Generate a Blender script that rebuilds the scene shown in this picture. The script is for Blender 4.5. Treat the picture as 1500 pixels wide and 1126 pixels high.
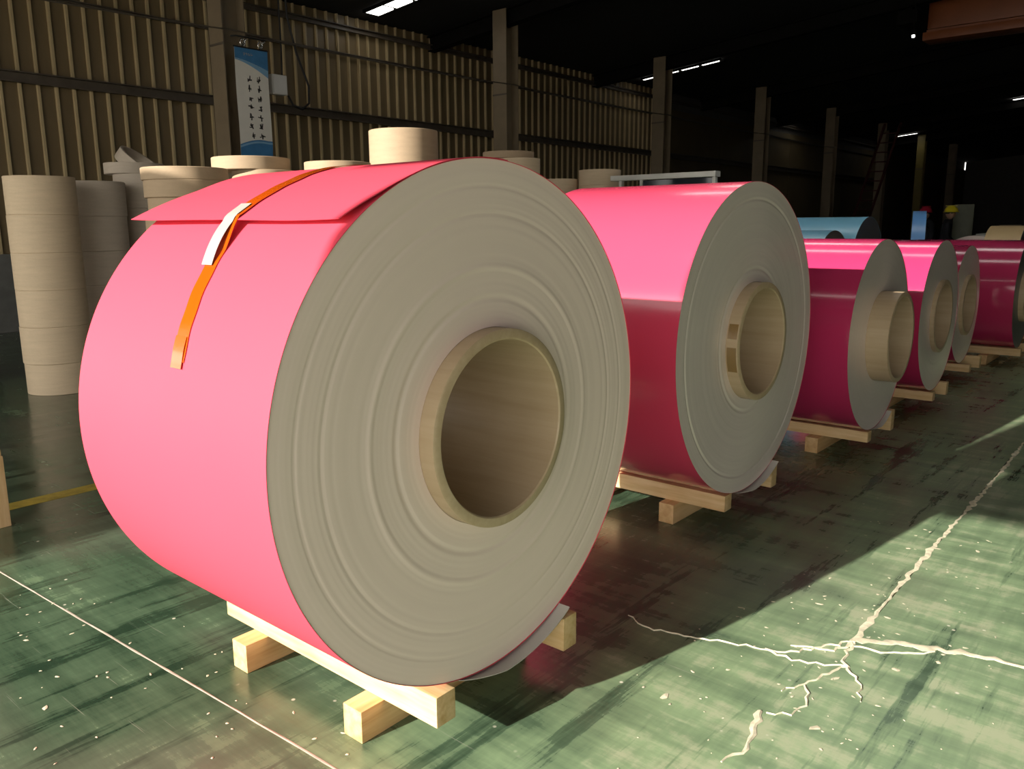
import bpy, bmesh, math, random
from mathutils import Vector, Matrix
PI = math.pi
random.seed(7)
for o in list(bpy.data.objects): bpy.data.objects.remove(o)
SC = bpy.context.scene
C = SC.collection

# ------------------------------------------------------------------ camera
F, YAW, PITCH, HC, ROLL = 1195.28, 0.7021, 0.1923, 1.4532, -0.0061
cam = bpy.data.cameras.new('camera'); cam.sensor_fit = 'HORIZONTAL'; cam.sensor_width = 36
cam.lens = F * 36 / 1500; cam.clip_start = 0.05; cam.clip_end = 300
co = bpy.data.objects.new('camera', cam); C.objects.link(co)
fw = Vector((-math.sin(YAW) * math.cos(PITCH), math.cos(YAW) * math.cos(PITCH), -math.sin(PITCH)))
rt = Vector((math.cos(YAW), math.sin(YAW), 0)); up = rt.cross(fw)
r2 = rt * math.cos(ROLL) + up * math.sin(ROLL); u2 = up * math.cos(ROLL) - rt * math.sin(ROLL)
co.matrix_world = Matrix(((r2.x, u2.x, -fw.x, 0), (r2.y, u2.y, -fw.y, 0), (r2.z, u2.z, -fw.z, HC), (0, 0, 0, 1)))
SC.camera = co

# ------------------------------------------------------------------ world, sun, exposure
w = bpy.data.worlds.new('sky'); SC.world = w; w.use_nodes = True
nt = w.node_tree; bg = nt.nodes['Background']
bg.inputs[0].default_value = (1.0, 0.955, 0.88, 1); bg.inputs[1].default_value = 3.0      # bright hazy sky
sun = bpy.data.lights.new('sun', 'SUN'); sun.energy = 11.0; sun.angle = 0.0093; sun.color = (1.0, 0.93, 0.82)
so = bpy.data.objects.new('sun', sun); C.objects.link(so)
SUN = Vector((0.43, 2.43, -1)).normalized()
so.rotation_euler = SUN.to_track_quat('-Z', 'Y').to_euler()
so.location = (-6, -20, 12)
SC.view_settings.view_transform = 'Standard'; SC.view_settings.look = 'None'
SC.view_settings.gamma = 1; SC.view_settings.use_curve_mapping = False
SC.view_settings.exposure = 0.0

# ------------------------------------------------------------------ materials
class NT:
    def __init__(s, m): s.t = m.node_tree; s.b = s.t.nodes['Principled BSDF']
    def n(s, typ, **kw):
        x = s.t.nodes.new(typ)
        for k, v in kw.items():
            if k.startswith('i_'): x.inputs[k[2:].replace('_', ' ')].default_value = v
            else: setattr(x, k, v)
        return x
    def l(s, a, b): s.t.links.new(a, b)
    def math(s, op, a, b=None, c=None):
        x = s.n('ShaderNodeMath', operation=op)
        for i, v in enumerate((a, b, c)):
            if v is None: continue
            if isinstance(v, (int, float)): x.inputs[i].default_value = v
            else: s.l(v, x.inputs[i])
        return x.outputs[0]
    def mix(s, fac, a, b):
        x = s.n('ShaderNodeMix', data_type='RGBA')
        for i, v in ((0, fac), (6, a), (7, b)):
            if isinstance(v, (int, float)): x.inputs[i].default_value = v
            elif isinstance(v, tuple): x.inputs[i].default_value = (*v, 1) if len(v) == 3 else v
            else: s.l(v, x.inputs[i])
        return x.outputs[2]
    def ramp(s, fac, stops):
        x = s.n('ShaderNodeMapRange'); x.clamp = True
        s.l(fac, x.inputs[0]); x.inputs[1].default_value, x.inputs[2].default_value = stops[0], stops[1]
        x.inputs[3].default_value, x.inputs[4].default_value = (stops[2], stops[3]) if len(stops) > 2 else (0, 1)
        return x.outputs[0]
    def coords(s, scale=(1, 1, 1), rot=(0, 0, 0), kind='Object'):
        t = s.n('ShaderNodeTexCoord'); m = s.n('ShaderNodeMapping'); s.l(t.outputs[kind], m.inputs[0])
        m.inputs['Scale'].default_value = scale; m.inputs['Rotation'].default_value = rot
        return m.outputs[0]
    def noise(s, vec, scale, detail=4, rough=0.5):
        x = s.n('ShaderNodeTexNoise'); s.l(vec, x.inputs['Vector'])
        x.inputs['Scale'].default_value = scale; x.inputs['Detail'].default_value = detail; x.inputs['Roughness'].default_value = rough
        return x.outputs[0]
    def bump(s, h, strength=0.2, dist=0.01):
        x = s.n('ShaderNodeBump'); s.l(h, x.inputs['Height']); x.inputs['Strength'].default_value = strength; x.inputs['Distance'].default_value = dist
        s.l(x.outputs[0], s.b.inputs['Normal'])

def mat(name, col, rough=0.5, metal=0.0, spec=0.5, var=0.08, vscale=6, stretch=(1, 1, 1), bump=0.0, bscale=60, coat=0.0):
    m = bpy.data.materials.new(name); m.use_nodes = True; t = NT(m); b = t.b
    b.inputs['Roughness'].default_value = rough; b.inputs['Metallic'].default_value = metal
    b.inputs['Specular IOR Level'].default_value = spec; b.inputs['Coat Weight'].default_value = coat; b.inputs['Coat Roughness'].default_value = 0.08
    v = t.coords(stretch)
    n = t.ramp(t.noise(v, vscale), (0.3, 0.7))
    lo = tuple(c * (1 - var) for c in col); hi = tuple(min(1, c * (1 + var)) for c in col)
    t.l(t.mix(n, lo, hi), b.inputs['Base Color'])
    if bump: t.bump(t.noise(v, bscale, 3), bump, 0.004)
    return m
def emit(name, col, s):
    m = bpy.data.materials.new(name); m.use_nodes = True; t = NT(m)
    t.b.inputs['Base Color'].default_value = (*col, 1)
    t.b.inputs['Emission Color'].default_value = (*col, 1); t.b.inputs['Emission Strength'].default_value = s
    return m

M = {}
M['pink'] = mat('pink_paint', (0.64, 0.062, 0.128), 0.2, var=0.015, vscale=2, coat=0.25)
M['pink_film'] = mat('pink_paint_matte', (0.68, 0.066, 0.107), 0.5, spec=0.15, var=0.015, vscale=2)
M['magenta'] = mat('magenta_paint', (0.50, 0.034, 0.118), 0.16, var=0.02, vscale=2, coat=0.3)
M['blue'] = mat('light_blue_paint', (0.22, 0.52, 0.72), 0.3, var=0.03, vscale=2)
M['blue2'] = mat('mid_blue_paint', (0.12, 0.30, 0.62), 0.3, var=0.03, vscale=2)
M['beige'] = mat('beige_paint', (0.52, 0.38, 0.2), 0.35, var=0.03, vscale=2)
M['cream'] = mat('white_paint', (0.8, 0.77, 0.72), 0.35, var=0.03, vscale=2)
M['lap'] = mat('grey_sheet_back', (0.5, 0.47, 0.43), 0.45, var=0.05)

def face_mat(name, col, rough, metal, aniso, amp):
    m = bpy.data.materials.new(name); m.use_nodes = True; t = NT(m); b = t.b
    tc = t.n('ShaderNodeTexCoord'); sx = t.n('ShaderNodeSeparateXYZ'); t.l(tc.outputs['Object'], sx.inputs[0])
    r = t.math('SQRT', t.math('ADD', t.math('MULTIPLY', sx.outputs[1], sx.outputs[1]), t.math('MULTIPLY', sx.outputs[2], sx.outputs[2])))
    cb = t.n('ShaderNodeCombineXYZ'); t.l(r, cb.inputs[0])
    fine = t.noise(cb.outputs[0], 420, 3); wide = t.noise(cb.outputs[0], 42, 5, 0.6)
    cloud = t.noise(tc.outputs['Object'], 3, 3)
    f = t.ramp(t.math('ADD', t.math('MULTIPLY', wide, 0.6), t.math('MULTIPLY', cloud, 0.4)), (0.3, 0.7))
    t.l(t.mix(f, tuple(c * (1 - amp) for c in col), tuple(c * (1 + amp) for c in col)), b.inputs['Base Color'])
    b.inputs['Metallic'].default_value = metal; b.inputs['Roughness'].default_value = rough
    b.inputs['Anisotropic'].default_value = aniso
    tg = t.n('ShaderNodeTangent'); tg.direction_type = 'RADIAL'; tg.axis = 'X'; t.l(tg.outputs[0], b.inputs['Tangent'])
    t.bump(t.math('ADD', t.math('MULTIPLY', fine, 0.5), wide), 0.05, 0.002)
    return m
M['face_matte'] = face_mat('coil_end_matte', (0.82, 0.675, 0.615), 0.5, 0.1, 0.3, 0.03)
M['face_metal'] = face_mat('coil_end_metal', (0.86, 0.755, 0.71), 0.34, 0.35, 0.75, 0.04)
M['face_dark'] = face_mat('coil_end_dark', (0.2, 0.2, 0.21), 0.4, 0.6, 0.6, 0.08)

def wood_mat(name, a, b_, axis):
    m = bpy.data.materials.new(name); m.use_nodes = True; t = NT(m)
    st = [26, 26, 26]; st[axis] = 1.6
    v = t.coords(tuple(st)); n = t.noise(v, 1.3, 6, 0.6)
    big = t.noise(t.coords((2, 2, 2)), 2.2, 3)
    f = t.ramp(t.math('ADD', t.math('MULTIPLY', n, 0.7), t.math('MULTIPLY', big, 0.3)), (0.36, 0.64))
    t.l(t.mix(f, a, b_), t.b.inputs['Base Color']); t.b.inputs['Roughness'].default_value = 0.62
    t.bump(n, 0.25, 0.003); return m
M['pine_x'] = wood_mat('pine_along_x', (0.50, 0.31, 0.12), (0.74, 0.55, 0.30), 0)
M['pine_y'] = wood_mat('pine_along_y', (0.46, 0.26, 0.09), (0.70, 0.49, 0.24), 1)
M['pine_z'] = wood_mat('pine_along_z', (0.50, 0.33, 0.15), (0.72, 0.54, 0.30), 2)

def card_mat(name, col):
    m = bpy.data.materials.new(name); m.use_nodes = True; t = NT(m)
    n = t.noise(t.coords((1, 1, 7)), 5, 5, 0.6); g = t.noise(t.coords((1, 1, 1)), 90, 2)
    f = t.ramp(t.math('ADD', t.math('MULTIPLY', n, 0.75), t.math('MULTIPLY', g, 0.25)), (0.3, 0.7))
    t.l(t.mix(f, tuple(c * 0.9 for c in col), tuple(c * 1.07 for c in col)), t.b.inputs['Base Color'])
    t.b.inputs['Roughness'].default_value = 0.75; t.bump(g, 0.06, 0.002); return m
M['card'] = card_mat('kraft_cardboard', (0.56, 0.44, 0.30))
M['card_pale'] = card_mat('pale_cardboard', (0.36, 0.265, 0.17))
M['card_grey'] = card_mat('grey_cardboard', (0.47, 0.40, 0.32))
M['core'] = wood_mat('paper_core', (0.42, 0.31, 0.19), (0.49, 0.375, 0.245), 0)
M['core'].node_tree.nodes['Principled BSDF'].inputs['Roughness'].default_value = 0.4
M['brown_tape'] = mat('brown_packing_tape', (0.22, 0.13, 0.04), 0.12, var=0.1, coat=0.5)
M['steel_grey'] = mat('painted_column_steel', (0.215, 0.165, 0.105), 0.5, var=0.12, vscale=2.5, bump=0.05)
M['steel_yellow'] = mat('yellow_toned_steel', (0.20, 0.15, 0.03), 0.5, var=0.12, vscale=2.5)  # column steel in a yellower tone
M['girt'] = mat('dark_girt_steel', (0.10, 0.08, 0.06), 0.5, var=0.15)
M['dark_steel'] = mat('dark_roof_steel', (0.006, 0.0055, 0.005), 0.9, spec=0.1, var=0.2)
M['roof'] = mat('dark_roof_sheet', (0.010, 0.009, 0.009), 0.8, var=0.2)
M['clad'] = mat('beige_wall_sheet', (0.20, 0.145, 0.074), 0.45, var=0.14, vscale=1.2, stretch=(1, 3, 0.5))
M['pale_lit_rib'] = mat('painted_rib_light', (0.50, 0.39, 0.22), 0.4, var=0.12, vscale=1.5)  # pale tan puts the light on the wall ribs into colour
M['clad_flat'] = mat('brown_wall_board', (0.13, 0.095, 0.045), 0.6, var=0.12, vscale=1.0)
M['plinth'] = mat('grey_plinth_plaster', (0.12, 0.12, 0.11), 0.8, var=0.15)
M['shell'] = mat('grey_shell_sheet', (0.12, 0.11, 0.10), 0.7, var=0.1)
M['white_plastic'] = mat('white_plastic', (0.75, 0.74, 0.72), 0.4, var=0.03)
M['white_paint'] = mat('white_machine_paint', (0.62, 0.62, 0.58), 0.4, var=0.06)
M['glass_dark'] = mat('dark_machine_window', (0.015, 0.02, 0.03), 0.08, var=0.1)
M['machine'] = mat('grey_green_machine_paint', (0.13, 0.135, 0.085), 0.5, var=0.1)
M['machine_grey'] = mat('pale_grey_machine_paint', (0.42, 0.44, 0.42), 0.4, var=0.08)
M['black'] = mat('black_rubber', (0.012, 0.011, 0.011), 0.6, var=0.1)
M['chrome'] = mat('bright_clip_metal', (0.8, 0.78, 0.74), 0.2, metal=1, var=0.05)
M['orange'] = mat('orange_crane_paint', (0.21, 0.055, 0.012), 0.45, var=0.1, vscale=2)
M['red_paint'] = mat('red_ladder_paint', (0.07, 0.012, 0.01), 0.5, var=0.1)
M['yellow_line'] = mat('yellow_floor_paint', (0.34, 0.25, 0.03), 0.45, var=0.35, vscale=14)
M['filler'] = mat('pale_joint_filler', (0.46, 0.38, 0.31), 0.8, var=0.2, vscale=25)
M['crack'] = mat('exposed_pale_concrete', (0.66, 0.60, 0.44), 0.85, var=0.25, vscale=30)
M['apron'] = mat('outdoor_concrete', (0.46, 0.44, 0.40), 0.85, var=0.08, vscale=0.7)
M['paper'] = mat('white_paper_label', (0.31, 0.295, 0.27), 0.6, var=0.02)
M['banner_white'] = mat('banner_white_fabric', (0.80, 0.77, 0.70), 0.6, var=0.03)
M['banner_blue'] = mat('banner_blue_print', (0.05, 0.20, 0.42), 0.6, var=0.12, vscale=8)
M['banner_sky'] = mat('banner_pale_blue_print', (0.22, 0.42, 0.62), 0.6, var=0.08, vscale=8)
M['ink'] = mat('black_ink', (0.02, 0.018, 0.016), 0.6, var=0.1)
M['skin'] = mat('skin', (0.45, 0.26, 0.18), 0.5, var=0.05)
M['navy'] = mat('dark_work_clothes', (0.012, 0.012, 0.018), 0.8, var=0.2)
M['helmet_red'] = mat('red_helmet_plastic', (0.45, 0.02, 0.05), 0.25, var=0.03)
M['helmet_yellow'] = mat('yellow_helmet_plastic', (0.8, 0.66, 0.03), 0.3, var=0.03)
M['hair'] = mat('dark_hair', (0.01, 0.008, 0.007), 0.6, var=0.1)
M['skylight'] = emit('translucent_roof_daylight', (1.0, 0.97, 0.90), 4.5)
M['bulb'] = emit('lit_lamp_lens', (1.0, 0.95, 0.85), 14.0)
m = mat('orange_tape', (0.50, 0.075, 0.003), 0.16, var=0.07, vscale=5, coat=0.6); M['tape'] = m

def floor_mat():
    m = bpy.data.materials.new('worn_green_floor_paint'); m.use_nodes = True; t = NT(m); b = t.b
    tc = t.n('ShaderNodeNewGeometry'); pos = tc.outputs['Position']
    sx = t.n('ShaderNodeSeparateXYZ'); t.l(pos, sx.inputs[0])
    def mapped(scale, rz):
        mp = t.n('ShaderNodeMapping'); t.l(pos, mp.inputs[0]); mp.inputs['Rotation'].default_value = (0, 0, rz); mp.inputs['Scale'].default_value = scale
        return mp.outputs[0]
    streak = t.noise(mapped((0.5, 3.4, 1), 0.35), 2.2, 6, 0.62)
    streak2 = t.noise(mapped((5.5, 0.5, 1), -0.55), 2.0, 6, 0.65)
    blot = t.noise(pos, 1.5, 5, 0.6)
    fine = t.noise(mapped((1.2, 9, 1), 0.6), 7, 4, 0.7)
    x_tone = t.ramp(sx.outputs[0], (-2.3, -0.9, -0.06, 0.14))           # paint turns paler from left to right
    wear = t.math('ADD', t.math('ADD', t.math('MULTIPLY', streak, 0.42), t.math('MULTIPLY', streak2, 0.26)), t.math('ADD', t.math('MULTIPLY', blot, 0.22), t.math('MULTIPLY', fine, 0.10)))
    wear = t.math('ADD', wear, x_tone)
    scuff = t.ramp(t.noise(mapped((6.0, 0.55, 1), -0.75), 1.1, 5, 0.7), (0.55, 0.64))     # scraped-through and repainted streaks
    wear = t.math('SUBTRACT', wear, t.math('MULTIPLY', scuff, 0.16))
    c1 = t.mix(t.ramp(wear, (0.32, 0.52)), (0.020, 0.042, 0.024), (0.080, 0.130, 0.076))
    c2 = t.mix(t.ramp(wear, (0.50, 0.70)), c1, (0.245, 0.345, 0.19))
    bare = t.ramp(t.math('ADD', wear, t.math('MULTIPLY', t.noise(pos, 9, 5, 0.7), 0.35)), (0.82, 0.9))
    c2 = t.mix(t.math('MULTIPLY', bare, 0.4), c2, (0.50, 0.46, 0.34))
    # dust smears and pale speckles
    dust = t.ramp(t.noise(pos, 0.8, 4), (0.5, 0.72))
    c3 = t.mix(t.math('MULTIPLY', dust, 0.55), c2, (0.17, 0.15, 0.12))
    scr = t.ramp(t.noise(mapped((0.7, 26, 1), 0.5), 2.4, 3, 0.7), (0.66, 0.74))
    c3 = t.mix(t.math('MULTIPLY', scr, 0.4), c3, (0.42, 0.42, 0.34))
    vo = t.n('ShaderNodeTexVoronoi'); t.l(pos, vo.inputs['Vector']); vo.inputs['Scale'].default_value = 13
    sp = t.math('MULTIPLY', t.ramp(vo.outputs['Distance'], (0.10, 0.05)), t.ramp(t.noise(pos, 3.1, 3), (0.52, 0.62)))
    c4 = t.mix(sp, c3, (0.62, 0.60, 0.48))
    t.l(c4, b.inputs['Base Color'])
    t.l(t.ramp(wear, (0.3, 0.75, 0.13, 0.42)), b.inputs['Roughness'])
    t.bump(t.math('ADD', fine, streak2), 0.05, 0.004)
    return m
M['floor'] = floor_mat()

# ------------------------------------------------------------------ mesh helpers
def mesh_obj(name, verts, faces, m, parent=None, smooth=None, loc=None):
    me = bpy.data.meshes.new(name); me.from_pydata([tuple(v) for v in verts], [], faces); me.update()
    bm = bmesh.new(); bm.from_mesh(me); bmesh.ops.recalc_face_normals(bm, faces=bm.faces); bm.to_mesh(me); bm.free()
    if smooth is not None:
        me.polygons.foreach_set('use_smooth', [True] * len(me.polygons)); me.set_sharp_from_angle(angle=math.radians(smooth))
    me.materials.append(M[m])
    o = bpy.data.objects.new(name, me); C.objects.link(o)
    if parent is not None: o.parent = parent
    if loc: o.location = loc
    return o
def from_bm(name, bm, m, parent=None, smooth=None, loc=None):
    me = bpy.data.meshes.new(name); bmesh.ops.recalc_face_normals(bm, faces=bm.faces); bm.to_mesh(me); bm.free()
    if smooth is not None:
        me.polygons.foreach_set('use_smooth', [True] * len(me.polygons)); me.set_sharp_from_angle(angle=math.radians(smooth))
    me.materials.append(M[m]); o = bpy.data.objects.new(name, me); C.objects.link(o)
    if parent is not None: o.parent = parent
    if loc: o.location = loc
    return o
def bm_box(bm, a, b, bev=0.0):
    r = bmesh.ops.create_cube(bm, size=1)
    vs = r['verts']
    for v in vs: v.co = Vector([a[i] + (v.co[i] + 0.5) * (b[i] - a[i]) for i in range(3)])
    if bev:
        es = list({e for v in vs for e in v.link_edges}); bmesh.ops.bevel(bm, geom=es, offset=bev, segments=2, affect='EDGES', profile=0.6)
def box(name, a, b, m, parent=None, bev=0.0, loc=None):
    bm = bmesh.new(); bm_box(bm, a, b, bev); return from_bm(name, bm, m, parent, 35 if bev else None, loc)
def boxes(name, lst, m, parent=None, bev=0.0, loc=None):
    bm = bmesh.new()
    for a, b in lst: bm_box(bm, a, b, bev)
    return from_bm(name, bm, m, parent, 35 if bev else None, loc)
def lathe(profile, seg=96, axis='x', closed=True):
    """profile: list of (axial, radius); returns verts, faces around the axis"""
    V, Fc = [], []; n = len(profile)
    for k in range(seg):
        a = 2 * PI * k / seg; c, s = math.cos(a), math.sin(a)
        for x, r in profile: V.append((x, r * c, r * s) if axis == 'x' else (r * c, r * s, x))
    for k in range(seg):
        k2 = (k + 1) % seg
        for i in range(n if closed else n - 1):
            j = (i + 1) % n; Fc.append((k * n + i, k * n + j, k2 * n + j, k2 * n + i))
    return V, Fc
def tube_path(name, pts, r, m, parent=None, seg=8, loc=None):
    V, Fc = [], []; P = [Vector(p) for p in pts]
    for i, p in enumerate(P):
        d = (P[min(i + 1, len(P) - 1)] - P[max(i - 1, 0)]).normalized()
        a = d.orthogonal().normalized() if i == 0 else (a - d * a.dot(d)).normalized()
        b = d.cross(a)
        for k in range(seg):
            t = 2 * PI * k / seg; V.append(p + (a * math.cos(t) + b * math.sin(t)) * r)
    for i in range(len(P) - 1):
        for k in range(seg):
            k2 = (k + 1) % seg; Fc.append((i * seg + k, i * seg + k2, (i + 1) * seg + k2, (i + 1) * seg + k))
    Fc.append(tuple(range(seg))); Fc.append(tuple((len(P) - 1) * seg + k for k in reversed(range(seg))))
    return mesh_obj(name, V, Fc, m, parent, 50, loc)
def empty(name, loc, rz=0):
    o = bpy.data.objects.new(name, None); C.objects.link(o); o.location = loc; o.rotation_euler = (0, 0, rz); o.empty_display_size = 0.1
    return o
def tag(o, label, cat, group=None):
    o['label'] = label; o['category'] = cat
    if group: o['group'] = group
    return o
def struct(o): o['kind'] = 'structure'; return o
def sheet(name, fn, u0, u1, nu, v0, v1, nv, thick, m, parent=None, loc=None):
    """thin solid sheet: fn(u,v)->(point, normal)"""
    V, Fc = [], []; W = nv + 1
    for side in (0, 1):
        for i in range(nu + 1):
            for j in range(nv + 1):
                p, n = fn(u0 + (u1 - u0) * i / nu, v0 + (v1 - v0) * j / nv); V.append(Vector(p) + Vector(n) * (thick * side))
    N = (nu + 1) * W
    for i in range(nu):
        for j in range(nv):
            q = (i * W + j, i * W + j + 1, (i + 1) * W + j + 1, (i + 1) * W + j)
            Fc.append(q); Fc.append(tuple(N + k for k in reversed(q)))
    edge = [(i * W, (i + 1) * W) for i in range(nu)] + [((i + 1) * W + nv, i * W + nv) for i in range(nu)] + [(j + 1, j) for j in range(nv)] + [(nu * W + j, nu * W + j + 1) for j in range(nv)]
    for a, b in edge: Fc.append((a, b, b + N, a + N))
    return mesh_obj(name, V, Fc, m, parent, 40, loc)

# ------------------------------------------------------------------ setting: floor
XW, XR, Y0, Y1 = -13.0, 14.0, -2.5, 62.0
JX, JY = -0.80, 1.15
floor = struct(box('floor', (XW - 0.3, Y0, -0.30), (XR + 0.3, Y1, -0.012), 'crack'))
def jy(x): return 1.285 + 0.05 * x            # the cross joint runs very slightly askew
HY = 2.78
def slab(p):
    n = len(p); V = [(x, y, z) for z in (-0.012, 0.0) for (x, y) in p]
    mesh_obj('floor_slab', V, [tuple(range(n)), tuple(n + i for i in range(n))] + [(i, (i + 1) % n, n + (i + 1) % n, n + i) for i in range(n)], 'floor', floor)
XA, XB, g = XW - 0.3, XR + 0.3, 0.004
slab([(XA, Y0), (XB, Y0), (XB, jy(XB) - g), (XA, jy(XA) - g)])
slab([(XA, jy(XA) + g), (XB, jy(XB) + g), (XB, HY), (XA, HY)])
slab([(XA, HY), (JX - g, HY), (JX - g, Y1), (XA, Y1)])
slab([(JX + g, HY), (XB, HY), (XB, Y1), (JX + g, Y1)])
def ribbon(name, pts, wfun, m, z=0.003, parent=floor, jit=0.0, step=0.04, seed=1):
    """a ragged strip of bare concrete lying in the floor"""
    R = random.Random(seed); P = [Vector((p[0], p[1], 0)) for p in pts]; Q = []
    for a, b in zip(P, P[1:]):
        n = max(1, int((b - a).length / step)); d = (b - a).normalized(); s = Vector((-d.y, d.x, 0))
        for i in range(n): Q.append(a + (b - a) * (i / n) + s * R.uniform(-jit, jit))
    Q.append(P[-1]); V, Fc = [], []
    for i, p in enumerate(Q):
        d = (Q[min(i + 1, len(Q) - 1)] - Q[max(i - 1, 0)]).normalized(); s = Vector((-d.y, d.x, 0)); t = i / (len(Q) - 1)
        wl, wr = wfun(t) * R.uniform(0.4, 1.3), wfun(t) * R.uniform(0.4, 1.3)
        for q, zz in ((p + s * wl, -0.006), (p + s * wl, z * 0.3), (p, z), (p - s * wr, z * 0.3), (p - s * wr, -0.006)): V.append((q.x, q.y, zz))
    for i in range(len(Q) - 1):
        for k in range(5):
            j = (k + 1) % 5; Fc.append((i * 5 + k, i * 5 + j, (i + 1) * 5 + j, (i + 1) * 5 + k))
    Fc.append((0, 1, 2, 3, 4)); n = (len(Q) - 1) * 5; Fc.append((n + 4, n + 3, n + 2, n + 1, n))
    return mesh_obj(name, V, Fc, m, parent, 30)
ribbon('joint_filler', [(-12.5, jy(-12.5)), (-0.5, jy(-0.5)), (3, jy(3))], lambda t: 0.0042, 'filler', 0.0015, jit=0.0012, step=0.10, seed=3)
ribbon('joint_filler', [(JX, 2.75), (JX - 0.005, 3.4), (JX, 4.3), (JX + 0.01, 5.2), (JX, 6.2), (JX, 12)], lambda t: 0.010 + 0.006 * math.sin(t * 40) * math.sin(t * 97), 'crack', 0.003, jit=0.006, step=0.03, seed=6)
for k, (pts, wd) in enumerate([
    ([(-0.80, 2.82), (-0.70, 2.88), (-0.58, 2.93), (-0.44, 2.985), (-0.30, 2.99), (-0.05, 3.06)], 0.022),
    ([(-0.79, 2.78), (-0.68, 2.80), (-0.56, 2.915)], 0.008),
    ([(-0.80, 2.81), (-0.90, 2.66), (-0.957, 2.585), (-1.08, 2.54), (-1.219, 2.491), (-1.409, 2.433), (-1.52, 2.47)], 0.006),
    ([(-0.80, 2.80), (-0.83, 2.70), (-0.96, 2.64)], 0.007),
    ([(-1.02, 2.56), (-0.92, 2.55), (-0.80, 2.60), (-0.76, 2.63)], 0.007),
    ([(-0.80, 2.80), (-0.79, 2.68), (-0.764, 2.628), (-0.80, 2.52), (-0.871, 2.344)], 0.009),
    ([(-0.764, 2.628), (-0.70, 2.56), (-0.66, 2.44)], 0.006),
    ([(-0.83, 2.42), (-0.78, 2.34), (-0.80, 2.24), (-0.86, 2.20)], 0.006),
    ([(-0.87, 2.2), (-0.85, 2.10), (-0.83, 2.0), (-0.86, 1.9)], 0.014),
]):
    ribbon('crack', pts, (lambda wd: (lambda t: wd * (1 - 0.7 * t)))(wd), 'crack', 0.004, jit=0.010, step=0.022, seed=20 + k)
# loose paint chips and bare flecks around the cracks: too many and too small to pick apart
R = random.Random(11); V, Fc = [], []
for k in range(300):
    if k < 210:
        t = R.random(); cx, cy = R.gauss(-0.8, 0.28), 1.4 + R.random() * 2.8
        if cx < -1.35: continue
    else: cx, cy = -3.6 + R.random() * 2.4, 0.6 + R.random() * 0.75
    s = R.uniform(0.002, 0.0055) * (2.0 if R.random() < 0.06 else 1); n = R.randint(5, 7); b0 = len(V); st = R.uniform(1, 2.4); ra = R.random() * PI
    for q in range(n):
        a = 2 * PI * q / n; rr = s * R.uniform(0.6, 1.2); x, y = rr * math.cos(a) * st, rr * math.sin(a)
        V.append((cx + x * math.cos(ra) - y * math.sin(ra), cy + x * math.sin(ra) + y * math.cos(ra), 0.0012))
    V.append((cx, cy, 0.0025))
    for q in range(n): Fc.append((b0 + q, b0 + (q + 1) % n, b0 + n))
chips = mesh_obj('paint_chips', V, Fc, 'crack', floor); chips['kind'] = 'stuff'
box('safety_line', (-4.78, -2.4, 0.0), (-4.66, 40, 0.0015), 'yellow_line', floor)
struct(box('floor_outside', (-40, -60, -0.30), (40, Y0, -0.02), 'apron'))

# ------------------------------------------------------------------ setting: walls and roof
ZE, SL, XRG = 5.37, 0.095, 3.0
def zroof(x): return ZE + SL * (x - XW) if x < XRG else ZE + SL * (XRG - XW) - SL * (x - XRG)
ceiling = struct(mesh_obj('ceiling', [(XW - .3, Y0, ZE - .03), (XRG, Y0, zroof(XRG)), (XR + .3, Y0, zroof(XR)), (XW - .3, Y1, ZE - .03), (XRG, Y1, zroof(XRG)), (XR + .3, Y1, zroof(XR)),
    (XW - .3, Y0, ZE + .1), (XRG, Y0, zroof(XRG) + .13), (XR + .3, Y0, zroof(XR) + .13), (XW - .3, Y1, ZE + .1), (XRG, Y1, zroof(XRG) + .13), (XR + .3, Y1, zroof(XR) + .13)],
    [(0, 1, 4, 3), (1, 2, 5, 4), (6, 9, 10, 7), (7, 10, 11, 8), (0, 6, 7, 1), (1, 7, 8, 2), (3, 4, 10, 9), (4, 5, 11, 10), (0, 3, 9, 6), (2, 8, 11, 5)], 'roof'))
COLY = [6.73 + 6 * i for i in range(9)]
def beam_pts(name, p, q, h, wd, m, parent):
    """a slim I-shaped steel member between two points"""
    p, q = Vector(p), Vector(q); d = (q - p); L = d.length; d.normalize(); s = d.cross(Vector((0, 0, 1))).normalized(); u = s.cross(d)
    V, Fc = [], []
    for (a0, a1, b0, b1) in ((-wd / 2, wd / 2, -h, -h + .02), (-wd / 2, wd / 2, -.02, 0), (-.01, .01, -h + .02, -.02)):
        b = len(V)
        for t in (0, L):
            for (x, z) in ((a0, b0), (a1, b0), (a1, b1), (a0, b1)): V.append(p + d * t + s * x + u * z)
        Fc += [(b, b + 1, b + 2, b + 3), (b + 7, b + 6, b + 5, b + 4)] + [(b + i, b + 4 + i, b + 4 + (i + 1) % 4, b + (i + 1) % 4) for i in range(4)]
    return mesh_obj(name, V, Fc, m, parent)
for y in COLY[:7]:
    beam_pts('rafter', (XW + .05, y, ZE - .06), (XRG, y, zroof(XRG) - .06), 0.30, 0.2, 'dark_steel', ceiling)

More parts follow.
